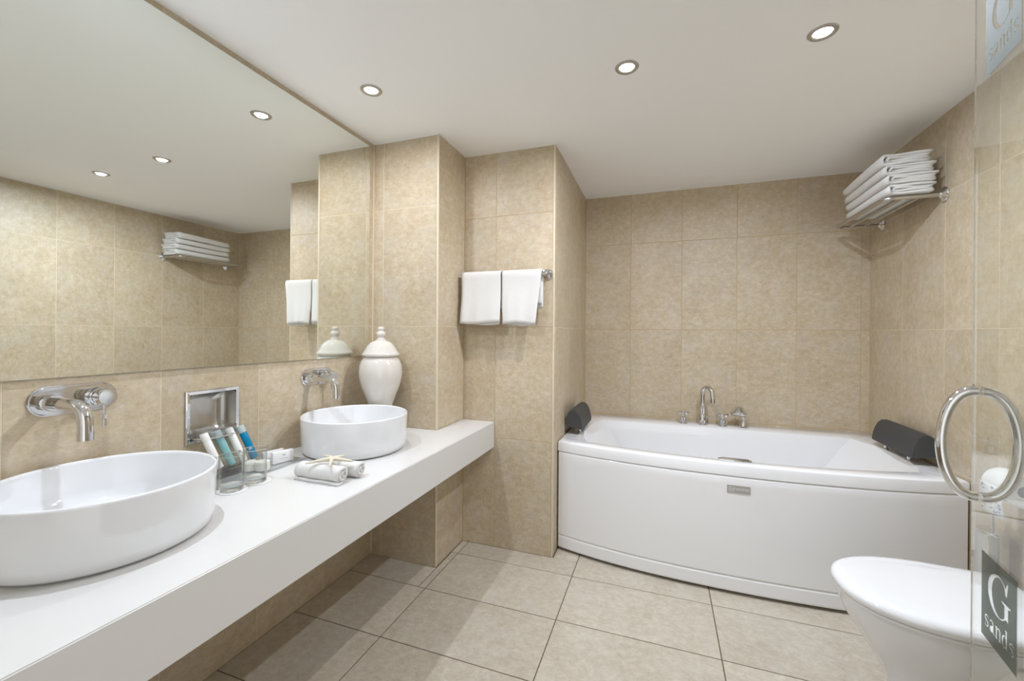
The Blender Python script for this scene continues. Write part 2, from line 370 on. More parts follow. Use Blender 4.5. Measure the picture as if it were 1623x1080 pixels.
# ------------------------------------------------------------------ basins
def basin(loc, label, group):
    t = empty('vessel_basin', loc, label, 'basin', group); R, h = .208, .146; c = loc
    prof = [(0, 0.0), (R - .030, 0.0), (R - .016, .004), (R - .008, .012), (R - .004, .03), (R, h - .006), (R - .0008, h - .002), (R - .004, h), (R - .008, h - .002), (R - .0095, h - .008),
            (R - .016, .07), (R - .028, .045), (R - .06, .030), (R - .12, .022), (.024, .020), (0.0, .0195)]
    lathe('bowl', prof, WHITEC, t, c, n=96, ang=60)
    lathe('drain', [(0, .021), (.024, .021), (.026, .023), (.020, .027), (0, .029)], CHROME, t, c, n=28)
    return t
b1_ = basin((0.218, 0.602, CT), 'round white vessel basin in front, cut by the left edge of the picture', 'vessel basins')
b2_ = dup(b1_, (0.230, 1.425, CT), 'round white vessel basin at the far end beside the lidded vase', 'vessel basins')

# ------------------------------------------------------------------ wall taps
def wall_tap(loc, label, group):
    t = empty('wall_tap', loc, label, 'tap', group); x, y, z = loc            # y,z: centre of plate
    hw, hh = .088, .037; ol = []
    for k in range(17): a = -PI / 2 + PI * k / 16; ol.append((y + hw - hh + hh * math.cos(a), z + hh * math.sin(a)))
    for k in range(17): a = PI / 2 + PI * k / 16; ol.append((y - hw + hh + hh * math.cos(a), z + hh * math.sin(a)))
    bm = bmesh.new(); vv = [bm.verts.new((x + .0004, a, b)) for a, b in ol]; f = bm.faces.new(vv)
    r = bmesh.ops.extrude_face_region(bm, geom=[f])
    for g in r['geom']:
        if isinstance(g, bmesh.types.BMVert): g.co.x = x + .008
    bmesh.ops.bevel(bm, geom=[e for e in bm.edges if e.verts[0].co.x > x + .007 and e.verts[1].co.x > x + .007], offset=.004, segments=3, affect='EDGES')
    frombm('plate', bm, CHROME, t, True, None, 40)
    ys = y - .048
    lathe('collar', [(0, .006), (.021, .006), (.021, .030), (.0195, .032), (0, .032)], CHROME, t, (x, ys, z - .003), (1, 0, 0), n=28)
    path = [(x + .03, ys, z - .003), (x + .075, ys, z - .003), (x + .108, ys, z - .003)] + bez((x + .108, ys, z - .003), (x + .150, ys, z - .003), (x + .152, ys, z - .048), 10)[1:] + [(x + .1525, ys, z - .078)]
    tube('spout', path, .0145, CHROME, t, 20)
    lathe('aerator', [(0, 0), (.0152, 0), (.0152, .016), (0, .016)], CHROME, t, (x + .1525, ys, z - .082), (0, 0, 1), n=24)
    yl = y + .040
    hb = lathe('handle', [(0, .006), (.024, .006), (.024, .026), (.0225, .028), (.0225, .030), (.021, .031), (.021, .060), (.0195, .0625), (0, .0625)], CHROME, t, (x, yl, z + .002), (1, 0, 0), n=32)
    tube('lever', [(x + .047, yl, z - .018), (x + .047, yl, z - .052), (x + .047, yl, z - .053), (x + .047, yl, z - .076)], [.0042, .0042, .0052, .0052], CHROME, hb, 12)
    return t
wt1 = wall_tap((0.0, 0.640, 0.984), 'chrome wall-mounted tap above the front basin at the left edge', 'wall taps')
wt2 = dup(wt1, (0.0, 1.447, 0.965), 'chrome wall-mounted tap above the far basin', 'wall taps')

# ------------------------------------------------------------------ recessed soap dish
t = empty('recessed_soap_dish', (0, .995, .80), 'chrome recessed soap holder with glass dish set in the wall', 'soap holder')
bm = bmesh.new(); o_ = (SY0 - .008, SY1 + .008, SZ0 - .008, SZ1 + .008); i_ = (SY0 + .004, SY1 - .004, SZ0 + .004, SZ1 - .004)
V = ring(*o_, .0006) + ring(*o_, .006) + ring(o_[0] + .003, o_[1] - .003, o_[2] + .003, o_[3] - .003, .009) + ring(*i_, .007) + ring(*i_, -.004)
Fc = []
for s in range(0, 16, 4):
    for i in range(4): j = (i + 1) % 4; Fc.append((s + i, s + j, s + 4 + j, s + 4 + i))
mesh('frame', V, Fc, CHROME, t); bm.free()
# inner box with curved back
def rrect(y0, y1, z0, z1, r, n=5):
    out = []
    for cy, cz, a0_ in ((y1 - r, z0 + r, -PI / 2), (y1 - r, z1 - r, 0), (y0 + r, z1 - r, PI / 2), (y0 + r, z0 + r, PI)):
        for k in range(n + 1): a = a0_ + PI / 2 * k / n; out.append((cy + r * math.cos(a), cz + r * math.sin(a)))
    return out
lv = [(i_[0] + .0005, i_[1] - .0005, i_[2] + .0005, i_[3] - .0005, .010, .004), (i_[0] + .001, i_[1] - .001, i_[2] + .001, i_[3] - .001, .012, -.030), (i_[0] + .008, i_[1] - .008, i_[2] + .008, i_[3] - .008, .016, -.050), (i_[0] + .03, i_[1] - .03, i_[2] + .03, i_[3] - .03, .018, -.057)]
V = []; Fc = []
for a in lv: V += [(a[5], p, q) for p, q in rrect(a[0], a[1], a[2], a[3], a[4])]
n_ = 24
for s in range(len(lv) - 1):
    for i in range(n_): j = (i + 1) % n_; Fc.append((s * n_ + i, s * n_ + j, (s + 1) * n_ + j, (s + 1) * n_ + i))
Fc.append(tuple(range((len(lv) - 1) * n_, len(lv) * n_)))
mesh('recess_box', V, Fc, STEEL, t, True)
def ell(cx, cy, a, b_, n=36): return [(cx + a * math.cos(2 * PI * k / n), cy + b_ * math.sin(2 * PI * k / n)) for k in range(n)]
def ellbowl(name, cx, cy, prof, mat, parent, n=40):
    V = []; Fc = []
    for a, b_, z in prof: V += [(x, y, z) for x, y in ell(cx, cy, a, b_, n)]
    for s in range(len(prof) - 1):
        for i in range(n): j = (i + 1) % n; Fc.append((s * n + i, s * n + j, (s + 1) * n + j, (s + 1) * n + i))
    Fc.append(tuple(range(n))); Fc.append(tuple(range((len(prof) - 1) * n, len(prof) * n)))
    return mesh(name, V, Fc, mat, parent, True)
zb = SZ0 + .006
ellbowl('glass_dish', .012, .995, [(.030, .052, zb), (.042, .064, zb + .006), (.048, .070, zb + .030), (.044, .066, zb + .030), (.039, .061, zb + .010), (.028, .05, zb + .006)], CLEAR, t)
tube('dish_ring', [(.010 + .047 * math.cos(a), .995 + .0690 * math.sin(a), zb + .004) for a in [2 * PI * k / 40 for k in range(41)]], .0028, CHROME, t, 8, False)

# ------------------------------------------------------------------ lidded vase
t = empty('lidded_vase', (0.145, 1.70, CT), 'cream glazed lidded jar with finial standing behind the far basin', 'vase')
cz = (0.145, 1.70, CT)
body = [(0, 0), (.058, 0), (.060, .006), (.054, .016), (.046, .030), (.045, .055), (.050, .090), (.058, .138), (.075, .184), (.092, .228), (.1005, .268), (.102, .290), (.099, .320), (.090, .345), (.080, .358), (.074, .362), (.074, .370), (0, .370)]
lathe('body', body, CERAM2, t, cz, n=64, ang=50)
ld = lathe('lid', [(0, .3655), (.080, .3655), (.085, .368), (.088, .372), (.088, .377), (.083, .383), (.078, .390), (.071, .402), (.062, .418), (.050, .430), (.036, .438), (.026, .442), (0, .443)], CERAM2, t, cz, n=64, ang=50)
lathe('finial', [(0, .440), (.024, .440), (.024, .445), (.017, .452), (.015, .458), (.020, .464), (.0235, .472), (.021, .480), (.014, .486), (.013, .490), (.0165, .495), (.0165, .502), (.012, .507), (0, .508)], CERAM2, ld, cz, n=36, ang=50)

# ------------------------------------------------------------------ amenities tray and contents
TZ = CT + .004
t = empty('amenity_tray', (0.1, 1.03, CT), 'clear acrylic tray for toiletries between the two basins', 'tray')
box('tray_base', CLEARA, .028, .165, .895, 1.235, CT + .0006, TZ, t, .0012)
box('back_panel', CLEARA, .020, .026, .895, 1.235, CT + .0006, CT + .036, t, .001)
box('front_lip', CLEARA, .166, .170, .895, 1.235, CT + .0006, CT + .009, t, .001)
box('tube_rest', CLEARA, .048, .080, .93, 1.10, TZ + .0004, CT + .030, t, .002)
def tubebottle(base, top, mat, capmat, label):
    b0_, t0_ = Vector(base), Vector(top); d = (t0_ - b0_); Lh = d.length; d.normalize()
    e = empty('toiletry_tube', base, label, 'toiletry tube', 'small toiletry tubes')
    r = .0118
    lathe('tube_body', [(0, 0), (r * .96, 0), (r, .002), (r, Lh * .78), (r * .9, Lh * .80), (0, Lh * .80)], mat, e, base, d, n=24)
    lathe('cap', [(0, Lh * .802), (r * .99, Lh * .802), (r * 1.0, Lh * .98), (r * .9, Lh), (0, Lh)], capmat, e, base, d, n=24)
    u, v = basis(d)
    n_ = (CAM - b0_); n_ = (n_ - d * n_.dot(d)).normalized(); s = d.cross(n_)
    m = []
    for h, wd, ht in ((.30, .005, .0022), (.33, .003, .0016)):
        c = b0_ + d * Lh * h + n_ * (r + .0002); m.append((c, wd, ht))
    V = []; Fc = []
    for c, wd, ht in m:
        k = len(V); V += [c - s * wd - d * ht, c + s * wd - d * ht, c + s * wd + d * ht, c - s * wd + d * ht]; Fc.append((k, k + 1, k + 2, k + 3))
    mesh('printed_mark', V, Fc, PRINT if mat is not T_BLUE else T_CAPA, e)
    return e
for by, ty, mt, cp, lb in ((.972, .940, T_WHITE, T_WHITE, 'leftmost white toiletry tube leaning in the acrylic tray'), (1.014, .982, T_AQUA, T_CAPA, 'pale aqua toiletry tube with frosted cap in the tray'),
                           (1.056, 1.024, T_WHITE, T_WHITE, 'white toiletry tube between the aqua and the blue tubes'), (1.096, 1.064, T_BLUE, T_CAPA, 'bright blue toiletry tube with frosted cap in the tray')):
    tubebottle((.068, by, CT + .0345), (.036, ty, CT + .150), mt, cp, lb)
# round cosmetics pots (two stacked) and the soap boxes
def pot(x, y, z, label):
    e = empty('cosmetic_pot', (x, y, z), label, 'pot', 'round ivory pots on the tray'); r = .023; n = 64
    V = []; Fc = []
    for h, k in ((0, 0), (.017, 0), (.017, 1), (0, 1)): pass
    prof = [(0, 0), (r, 0), (r, .0165), (r - .002, .018), (0, .018)]
    o = lathe('pot_body', prof, JARM, e, (x, y, z), n=n)
    me = o.data
    for v in me.vertices:
        q = math.atan2(v.co.y, v.co.x); rr_ = math.hypot(v.co.x, v.co.y)
        if rr_ > r * .98: s_ = 1 - .03 * (0.5 + .5 * math.cos(q * 32)); v.co.x *= s_; v.co.y *= s_
    lathe('pot_lid', [(0, .0184), (r * .97, .0184), (r * .98, .026), (r * .93, .029), (0, .029)], JARM, e, (x, y, z), n=40)
    return e
pot(.128, 1.078, TZ + .0004, 'round ivory cosmetic pot with ribbed base in front on the tray')
pot(.090, 1.060, TZ + .0004, 'round ivory cosmetic pot partly hidden behind the drinking glass')
def soapbox(x, y0, y1, zz, h, th, label, rz):
    e = empty('soap_box', (x, (y0 + y1) / 2, zz), label, 'box', 'small white soap boxes'); hw = (y1 - y0) / 2
    o = box('carton', CARD, x - th / 2, x + th / 2, y0, y1, zz, zz + h, e, .0008)
    xm = x + th / 2 + .0003; ym = (y0 + y1) / 2
    V = []; Fc = []
    for a, b_, c, d in ((-.006, .006, h * .62, h * .66), (-.003, .008, h * .67, h * .70), (-.014, .014, h * .34, h * .37)):
        k = len(V); V += [(xm, ym + a, zz + c), (xm, ym + b_, zz + c), (xm, ym + b_ + .001, zz + d), (xm, ym + a + .001, zz + d)]; Fc.append((k, k + 1, k + 2, k + 3))
    mesh('printed_mark', V, Fc, PRINT, o)
    e.rotation_euler.z = rz; return e
soapbox(.118, 1.130, 1.205, TZ + .0004, .040, .016, 'small white soap box in front with a grey printed mark', -.25)
soapbox(.072, 1.130, 1.205, TZ + .0004, .036, .016, 'plain white soap box standing behind the front one', -.25)

# drinking glasses on coasters
def tumbler(loc, label):
    e = empty('drinking_glass', loc, label, 'glass', 'clear tumblers by the front basin'); r = .0335; h = .105
    prof = [(r - .001, .0155), (r, h - .001), (r - .0009, h), (r - .0018, h - .001), (r - .0028, .0155)]
    lathe('tumbler_wall', prof, CLEAR, e, loc, n=48, ang=50)
    tube('rim', [(loc[0] + (r - .0009) * math.cos(a), loc[1] + (r - .0009) * math.sin(a), loc[2] + h) for a in [2 * PI * k / 48 for k in range(49)]], .0013, TUMB, e, 8, False)
    lathe('thick_base', [(0, 0), (r - .003, 0), (r - .0012, .002), (r - .0010, .0152), (r - .004, .0152), (r - .012, .0125), (0, .0118)], TUMB, e, loc, n=48, ang=50); return e
def coaster(loc, label):
    o = lathe('coaster', [(0, 0), (.039, 0), (.040, .0012), (.039, .0024), (0, .0024)], CARD, None, loc, n=48, origin=loc); return tag(o, label, 'coaster', 'paper coasters')
coaster((.206, .912, CT + .0004), 'white coaster under the drinking glass nearer the front basin')
coaster((.206, .994, CT + .0004), 'white coaster under the drinking glass farther from the front basin')
tumbler((.204, .910, CT + .003), 'clear drinking glass nearer the front basin')
tumbler((.206, .986, CT + .003), 'clear drinking glass nearer the soap boxes')

# ------------------------------------------------------------------ rolled towels and starfish
def roll(x0, x1, y, z0, R, rz, label, tail):
    e = empty('rolled_towel', ((x0 + x1) / 2, y, z0), label, 'towel', 'small rolled white towels'); turns = 3.2; th = R / (turns + .5); n = 90
    pts = []
    for i in range(n + 1):
        a = 2 * PI * turns * i / n; r = .003 + (R - th * .5 - .003) * i / n; aa = a - 2 * PI * turns - PI / 2 + .0
        pts.append((y + r * math.cos(aa), z0 + R + r * math.sin(aa) * .96))
    if tail:
        py, pz = pts[-1]
        for k in range(1, 8): pts.append((py - .0042 * k * tail, max(pz - .0005 * k, z0 + th * .45)))
    V = []; Fc = []; nx = 14; m = len(pts)
    for j in range(nx + 1):
        x = x0 + (x1 - x0) * j / nx
        for s in (1, -1):
            for i, (py, pz) in enumerate(pts):
                q = pts[min(i + 1, m - 1)]; p_ = pts[max(i - 1, 0)]; ty, tz = q[0] - p_[0], q[1] - p_[1]; l = math.hypot(ty, tz) or 1
                tt = th * .44 * s * (1 + .12 * math.sin(i * .9 + j * 1.3))
                off = .003 * math.sin(i * .35) if j in (0, nx) else 0
                V.append((x + off, py - tz / l * tt + .0015 * math.sin(j * .8), max(pz + ty / l * tt, z0)))
    idx = lambda j, s, i: j * 2 * m + s * m + i
    for j in range(nx):
        for s in (0, 1):
            for i in range(m - 1): Fc.append((idx(j, s, i), idx(j, s, i + 1), idx(j + 1, s, i + 1), idx(j + 1, s, i)))
        for i in (0, m - 1): Fc.append((idx(j, 0, i), idx(j, 1, i), idx(j + 1, 1, i), idx(j + 1, 0, i)))
    for j in (0, nx):
        for i in range(m - 1): Fc.append((idx(j, 0, i), idx(j, 0, i + 1), idx(j, 1, i + 1), idx(j, 1, i)))
    mesh('towel_cloth', V, Fc, TERRY, e, True); e.rotation_euler.z = rz; return e
roll(.300, .475, 1.078, CT + .0006, .0285, .0, 'rolled white face towel in front with its loose end showing', 1)
roll(.335, .490, 1.140, CT + .0006, .0275, .06, 'rolled white face towel behind the front roll', 0)
def starfish(c, R, label):
    c = Vector(c); V = []; Fc = []; n = 8
    e = None; bmS = bmesh.new()
    angs = [math.radians(a) for a in (10, 85, 150, 222, 300)]; lens = [.068, .058, .076, .080, .066]
    for a, l in zip(angs, lens):
        d = Vector((math.cos(a), math.sin(a), 0)); bend = Vector((-d.y, d.x, 0)) * .006
        pts = []; rr_ = []
        for k in range(9):
            s = k / 8; pts.append(c + d * l * s + bend * s * s + Vector((0, 0, .001 * math.cos(s * 3) - .004 * s * s))); rr_.append((.0062 * (1 - s) ** .8 * .75 + .0026))
        rr_[-1] = .0018
        Vt, Ft = tube_data(pts, rr_, 10); k0 = [bmS.verts.new(v) for v in Vt]
        for f in Ft: bmS.faces.new([k0[q] for q in f])
    r = bmesh.ops.create_uvsphere(bmS, u_segments=14, v_segments=8, radius=.0095)['verts']
    for v in r: v.co = Vector((v.co.x, v.co.y, v.co.z * .7)) + c
    o = frombm('starfish', bmS, STAR, None, True, origin=tuple(c)); return tag(o, label, 'starfish')
starfish((.412, 1.098, CT + .0655), .06, 'pale dried starfish lying on the rolled towels')

# ------------------------------------------------------------------ bathtub
XA, XB_ = X2 + .0045, XR - .0045
def yfront(x, off=0.0):
    q = (x - 1.80); k = (x - 1.75) / .85
    return 2.092 + .110 * q * q + .030 * k ** 4 + off
def outline(kind, z, inset=0.0):
    """closed loop of 72 points: front (24) right (12) back (24) left (12)"""
    P = []
    if kind == 'out':
        a, b_ = XA + inset, XB_ - inset; yb = YB - .003 - inset
        for i in range(24): x = a + (b_ - a) * i / 24; P.append((x, yfront(x, inset), z))
        y0 = yfront(b_, inset)
        for i in range(12): P.append((b_, y0 + (yb - y0) * i / 12, z))
        for i in range(24): P.append((b_ + (a - b_) * i / 24, yb, z))
        y0 = yfront(a, inset)
        for i in range(12): P.append((a, yb + (y0 - yb) * i / 12, z))
    else:
        # (front-left, front-right, back-right, back-left, bulges, mid-front, ...)
        FL, FR, BR, BL, bulge_l, bulge_r, fy_ = kind
        def fr(t):
            x = FL[0] + (FR[0] - FL[0]) * t; yl = FL[1] + (FR[1] - FL[1]) * t
            return (x, yl - fy_ * (1 - (2 * t - 1) ** 2), z)
        for i in range(24): P.append(fr(i / 24))
        for i in range(12):
            t = i / 12; P.append((FR[0] + (BR[0] - FR[0]) * t + bulge_r * 4 * t * (1 - t), FR[1] + (BR[1] - FR[1]) * t, z))
        for i in range(24):
            t = i / 24; P.append((BR[0] + (BL[0] - BR[0]) * t, BR[1] + (BL[1] - BR[1]) * t, z))
        for i in range(12):
            t = i / 12; P.append((BL[0] + (FL[0] - BL[0]) * t - bulge_l * 4 * t * (1 - t), BL[1] + (FL[1] - BL[1]) * t, z))
    return P
tub = empty('bathtub', (1.75, 2.6, 0), 'white bow-fronted bathtub filling the alcove', 'bathtub')
def inner(dx, dy, z, lx=0.0, rx=0.0):
    return outline(((1.048 + dx + lx, 2.262 + dy), (2.460 - dx - rx, 2.268 + dy), (2.425 - dx - rx, 2.872 - dy), (1.055 + dx + lx, 2.872 - dy), .052 * (1 - min(1, lx * 3)), .066 * (1 - min(1, rx * 3)), .100), z)
rings = [outline('out', .532, .004), outline('out', .532), outline('out', RIM - .010), outline('out', RIM - .003, .0025), outline('out', RIM, .009),
         inner(-.010, -.008, RIM), inner(-.003, -.0025, RIM - .003), inner(.001, .001, RIM - .012), inner(.012, .008, RIM - .06, .03, .03), inner(.02, .022, .36, .13, .13), inner(.03, .035, .22, .22, .22), inner(.06, .06, .165, .28, .28), inner(.13, .13, .150, .32, .32)]
V = [p for r_ in rings for p in r_]; Fc = []; n_ = 72
for s in range(len(rings) - 1):
    for i in range(n_): j = (i + 1) % n_; Fc.append((s * n_ + i, s * n_ + j, (s + 1) * n_ + j, (s + 1) * n_ + i))
Fc.append(tuple(range((len(rings) - 1) * n_, len(rings) * n_)))
sh = mesh('shell', V, Fc, ACRYL, tub, True); sharp(sh, 38)
# front panel with a moulded plinth groove
prof = [(.012, .014), (.006, .0155), (.0035, .020), (.0033, .026), (.0031, .070), (.003, .076), (.0045, .0785), (.0085, .081), (.0085, .083), (.0045, .0855), (.002, .089), (.0018, .098), (.0014, .30), (.001, .49), (.001, .520), (.0025, .526), (.006, .5295), (.012, .5305)]
V = []; Fc = []; nx = 48
for i in range(nx + 1):
    x = XA + .004 + (XB_ - XA - .008) * i / nx
    for off, z in prof: V.append((x, yfront(x, off), z))
    V.append((x, yfront(x, .03), .5305)); V.append((x, yfront(x, .03), .014))
k_ = len(prof) + 2
for i in range(nx):
    for q in range(k_): p_ = (q + 1) % k_; Fc.append((i * k_ + q, i * k_ + p_, (i + 1) * k_ + p_, (i + 1) * k_ + q))
Fc += [tuple(range(k_)), tuple(range(nx * k_, nx * k_ + k_))]
fp = mesh('front_panel', V, Fc, ACRYL, tub, True); sharp(fp, 32)
for x in (1.05, 1.75, 2.45): box('support_foot', RUBBER, x - .03, x + .03, 2.30, 2.36, .0004, .145, tub)
lathe('drain', [(0, 0), (.030, 0), (.032, .003), (.020, .006), (0, .007)], CHROME, tub, (1.75, 2.56, .1505), n=28)
# chrome grab bar let into the front rim
bm = bmesh.new(); bbox(bm, 1.674, 1.812, 2.132, 2.162, RIM + .0002, RIM + .009, .003, 2); gb = frombm('rim_handle', bm, CHROME, tub, True, None, 40)
bm = bmesh.new(); bbox(bm, 1.686, 1.800, 2.139, 2.155, RIM + .0085, RIM + .013, .002, 2); frombm('grip_insert', bm, STEEL, gb, True, None, 40)
# maker's badge on the panel
bx0, bx1 = 1.705, 1.797; bz0, bz1 = .458, .491; bxm = (bx0 + bx1) / 2
yb0 = yfront(bxm, .008)
def onpanel(x, z, d): return (x, yfront(x, .001) - d, z)
V = []; Fc = []
for i in range(9):
    x = bx0 + (bx1 - bx0) * i / 8; V += [onpanel(x, bz0, .0025), onpanel(x, bz1, .0025), onpanel(x, bz0, -.0005), onpanel(x, bz1, -.0005)]
for i in range(8): a = i * 4; b_ = a + 4; Fc += [(a, b_, b_ + 1, a + 1), (a + 1, b_ + 1, b_ + 3, a + 3), (a, a + 2, b_ + 2, b_)]
Fc += [(0, 1, 3, 2), (32, 34, 35, 33)]
bd = mesh('badge', V, Fc, BADGE, tub)
def text_mesh(s, size, shear=0.0, spacing=1.0):
    cu = bpy.data.curves.new('lettering', 'FONT'); cu.body = s; cu.size = size; cu.align_x = 'CENTER'; cu.align_y = 'CENTER'; cu.space_character = spacing; cu.resolution_u = 3
    o = bpy.data.objects.new('tmp', cu); C.objects.link(o); bpy.context.view_layer.update()
    me = bpy.data.meshes.new_from_object(o.evaluated_get(bpy.context.evaluated_depsgraph_get())); bpy.data.objects.remove(o); bpy.data.curves.remove(cu); return me
def letter_part(s, size, cx_, cz_, parent, spacing=1.0):
    me = text_mesh(s, size, spacing=spacing)
    for v in me.vertices: x, z = cx_ + v.co.x, cz_ + v.co.y; v.co = Vector(onpanel(x, z, .0030))
    return link('lettering', me, BADGEW, parent)
letter_part('NOFER', .0165, bxm + .0150, (bz0 + bz1) / 2, bd, 1.08)
letter_part('N', .015, bx0 + .0185, (bz0 + bz1) / 2, bd)
V = []; Fc = []; lx0, lx1, lz0, lz1 = bx0 + .008, bx0 + .029, bz0 + .007, bz1 - .007; q = .0018
for (a, b_, c, d) in ((lx0, lx1, lz0, lz0 + q), (lx0, lx0 + q, lz0, lz1), (lx1 - q, lx1, lz0, lz1), (lx0, lx0 + .011, lz1 - q, lz1)):
    k = len(V); V += [onpanel(a, c, .003), onpanel(b_, c, .003), onpanel(b_, d, .003), onpanel(a, d, .003)]; Fc.append((k, k + 1, k + 2, k + 3))
mesh('logo_frame', V, Fc, BADGEW, bd)

# head rests
def headrest(x, sgn, ya, yb, label):
    """cylindrical-fronted pad along y; sgn=+1: looks to +x"""
    e = empty('bath_headrest', (x, (ya + yb) / 2, RIM), label, 'headrest', 'bath headrests')
    sec = [(-.048, .048), (-.050, .075), (-.045, .104), (-.032, .128), (-.012, .141), (.008, .138), (.024, .124), (.036, .100), (.045, .070), (.050, .040), (.050, .031), (.044, .030), (.010, .036), (-.03, .042)]
    n = len(sec); ny = 14; V = []; Fc = []
    for j in range(ny + 1):
        y = ya + (yb - ya) * j / ny; ed = min(j, ny - j); s = .965 if ed == 0 else 1.0
        yy = y if ed else y
        for a, b_ in sec: V.append((x + sgn * (a * s), yy, RIM + .085 + (b_ - .085) * s))
    for j in range(ny):
        for i in range(n): k = (i + 1) % n; Fc.append((j * n + i, j * n + k, (j + 1) * n + k, (j + 1) * n + i))
    Fc += [tuple(range(n)), tuple(range(ny * n, ny * n + n))]
    p = mesh('pad', V, Fc, FOAM, e, True); sharp(p, 50)
    for q in (.22, .78):
        y = ya + (yb - ya) * q
        lathe('post', [(0, .0004), (.013, .0004), (.013, .004), (.0075, .006), (.0075, .046), (0, .046)], CHROME, e, (x + sgn * .022, y, RIM), n=20)
    return e
headrest(0.957, 1, 2.375, 2.700, 'dark grey bath headrest at the left end beside the tiled pier')
headrest(2.530, -1, 2.365, 2.745, 'dark grey bath headrest at the right end under the towel rack')

# deck taps
def cross_valve(loc, label):
    e = empty('bath_valve', loc, label, 'tap', 'bath valves with cross handles')
    b = lathe('valve_body', [(0, .0004), (.030, .0004), (.030, .005), (.018, .007), (.018, .038), (.014, .042), (.009, .046), (.009, .062), (0, .062)], CHROME, e, loc, n=24)
    x, y, z = loc; bm = bmesh.new()
    for a in (.5, .5 + PI / 2):
        d = Vector((math.cos(a), math.sin(a), 0)); c = Vector((x, y, z + .068))
        Vt, Ft = tube_data([c - d * .037, c - d * .034, c - d * .012, c + d * .012, c + d * .034, c + d * .037], [.006, .0078, .0055, .0055, .0078, .006], 12)
        k0 = [bm.verts.new(v) for v in Vt]
        for f in Ft: bm.faces.new([k0[q] for q in f])
    frombm('cross_handle', bm, CHROME, e, True, None, 50)
    lathe('handle_cap', [(0, .060), (.011, .060), (.011, .075), (.009, .079), (0, .080)], CHROME, e, loc, n=20)
    return e
v1 = cross_valve((1.561, 2.955, RIM), 'chrome cross-handle bath valve left of the spout')
v2 = dup(v1, (1.792, 2.955, RIM), 'chrome cross-handle bath valve right of the spout')
t = empty('bath_spout', (1.676, 2.955, RIM), 'tall chrome swan-neck bath spout on the back deck', 'tap'); x, y, z = 1.676, 2.955, RIM
lathe('spout_base', [(0, .0004), (.030, .0004), (.030, .005), (.023, .007), (.023, .064), (.021, .068), (0, .068)], CHROME, t, (x, y, z), n=28)
da = Vector((.62, -.78, 0)).normalized(); R_ = .040
path = [Vector((x, y, z + .06)), Vector((x, y, z + .12)), Vector((x, y, z + .185))]
path += [Vector((x, y, z + .200)) + da * (R_ - R_ * math.cos(PI * k / 12)) + Vector((0, 0, R_ * 1.08 * math.sin(PI * k / 12))) for k in range(13)]
path += [path[-1] + Vector((0, 0, -.03)) + da * .004]
tube('spout_neck', path, .0138, CHROME, t, 18)
lathe('spout_outlet', [(0, 0), (.0150, 0), (.0150, .024), (0, .024)], CHROME, t, tuple(path[-1] - Vector((0, 0, .018))), n=20)
lathe('diverter_knob', [(0, 0), (.004, 0), (.004, .016), (.008, .017), (.008, .022), (0, .022)], CHROME, t, (x + .018, y, z + .048), (1, -.3, 0), n=14)
t = empty('hand_shower', (1.910, 2.955, RIM), 'chrome hand shower standing in its holder at the back of the bath', 'shower head'); x, y, z = 1.910, 2.955, RIM
lathe('holder', [(0, .0004), (.030, .0004), (.030, .005), (.023, .008), (.018, .032), (.014, .045), (0, .045)], CHROME, t, (x, y, z), n=24)
lathe('handle', [(0, 0), (.0105, 0), (.0118, .010), (.0108, .03), (.011, .045), (0, .046)], CHROME, t, (x, y, z + .038), (-.18, -.1, 1), n=20)
lathe('spray_head', [(0, .0), (.045, .0), (.048, .005), (.047, .012), (.041, .022), (.032, .031), (.026, .042), (.017, .050), (.008, .053), (0, .0535)], CHROME, t, (x - .030, y - .012, z + .080), (.05, .02, 1), n=32)
lathe('spray_face', [(0, -.004), (.041, -.004), (.044, .0005), (0, .0005)], RUBBER, t, (x - .030, y - .012, z + .080), (.05, .02, 1), n=32)

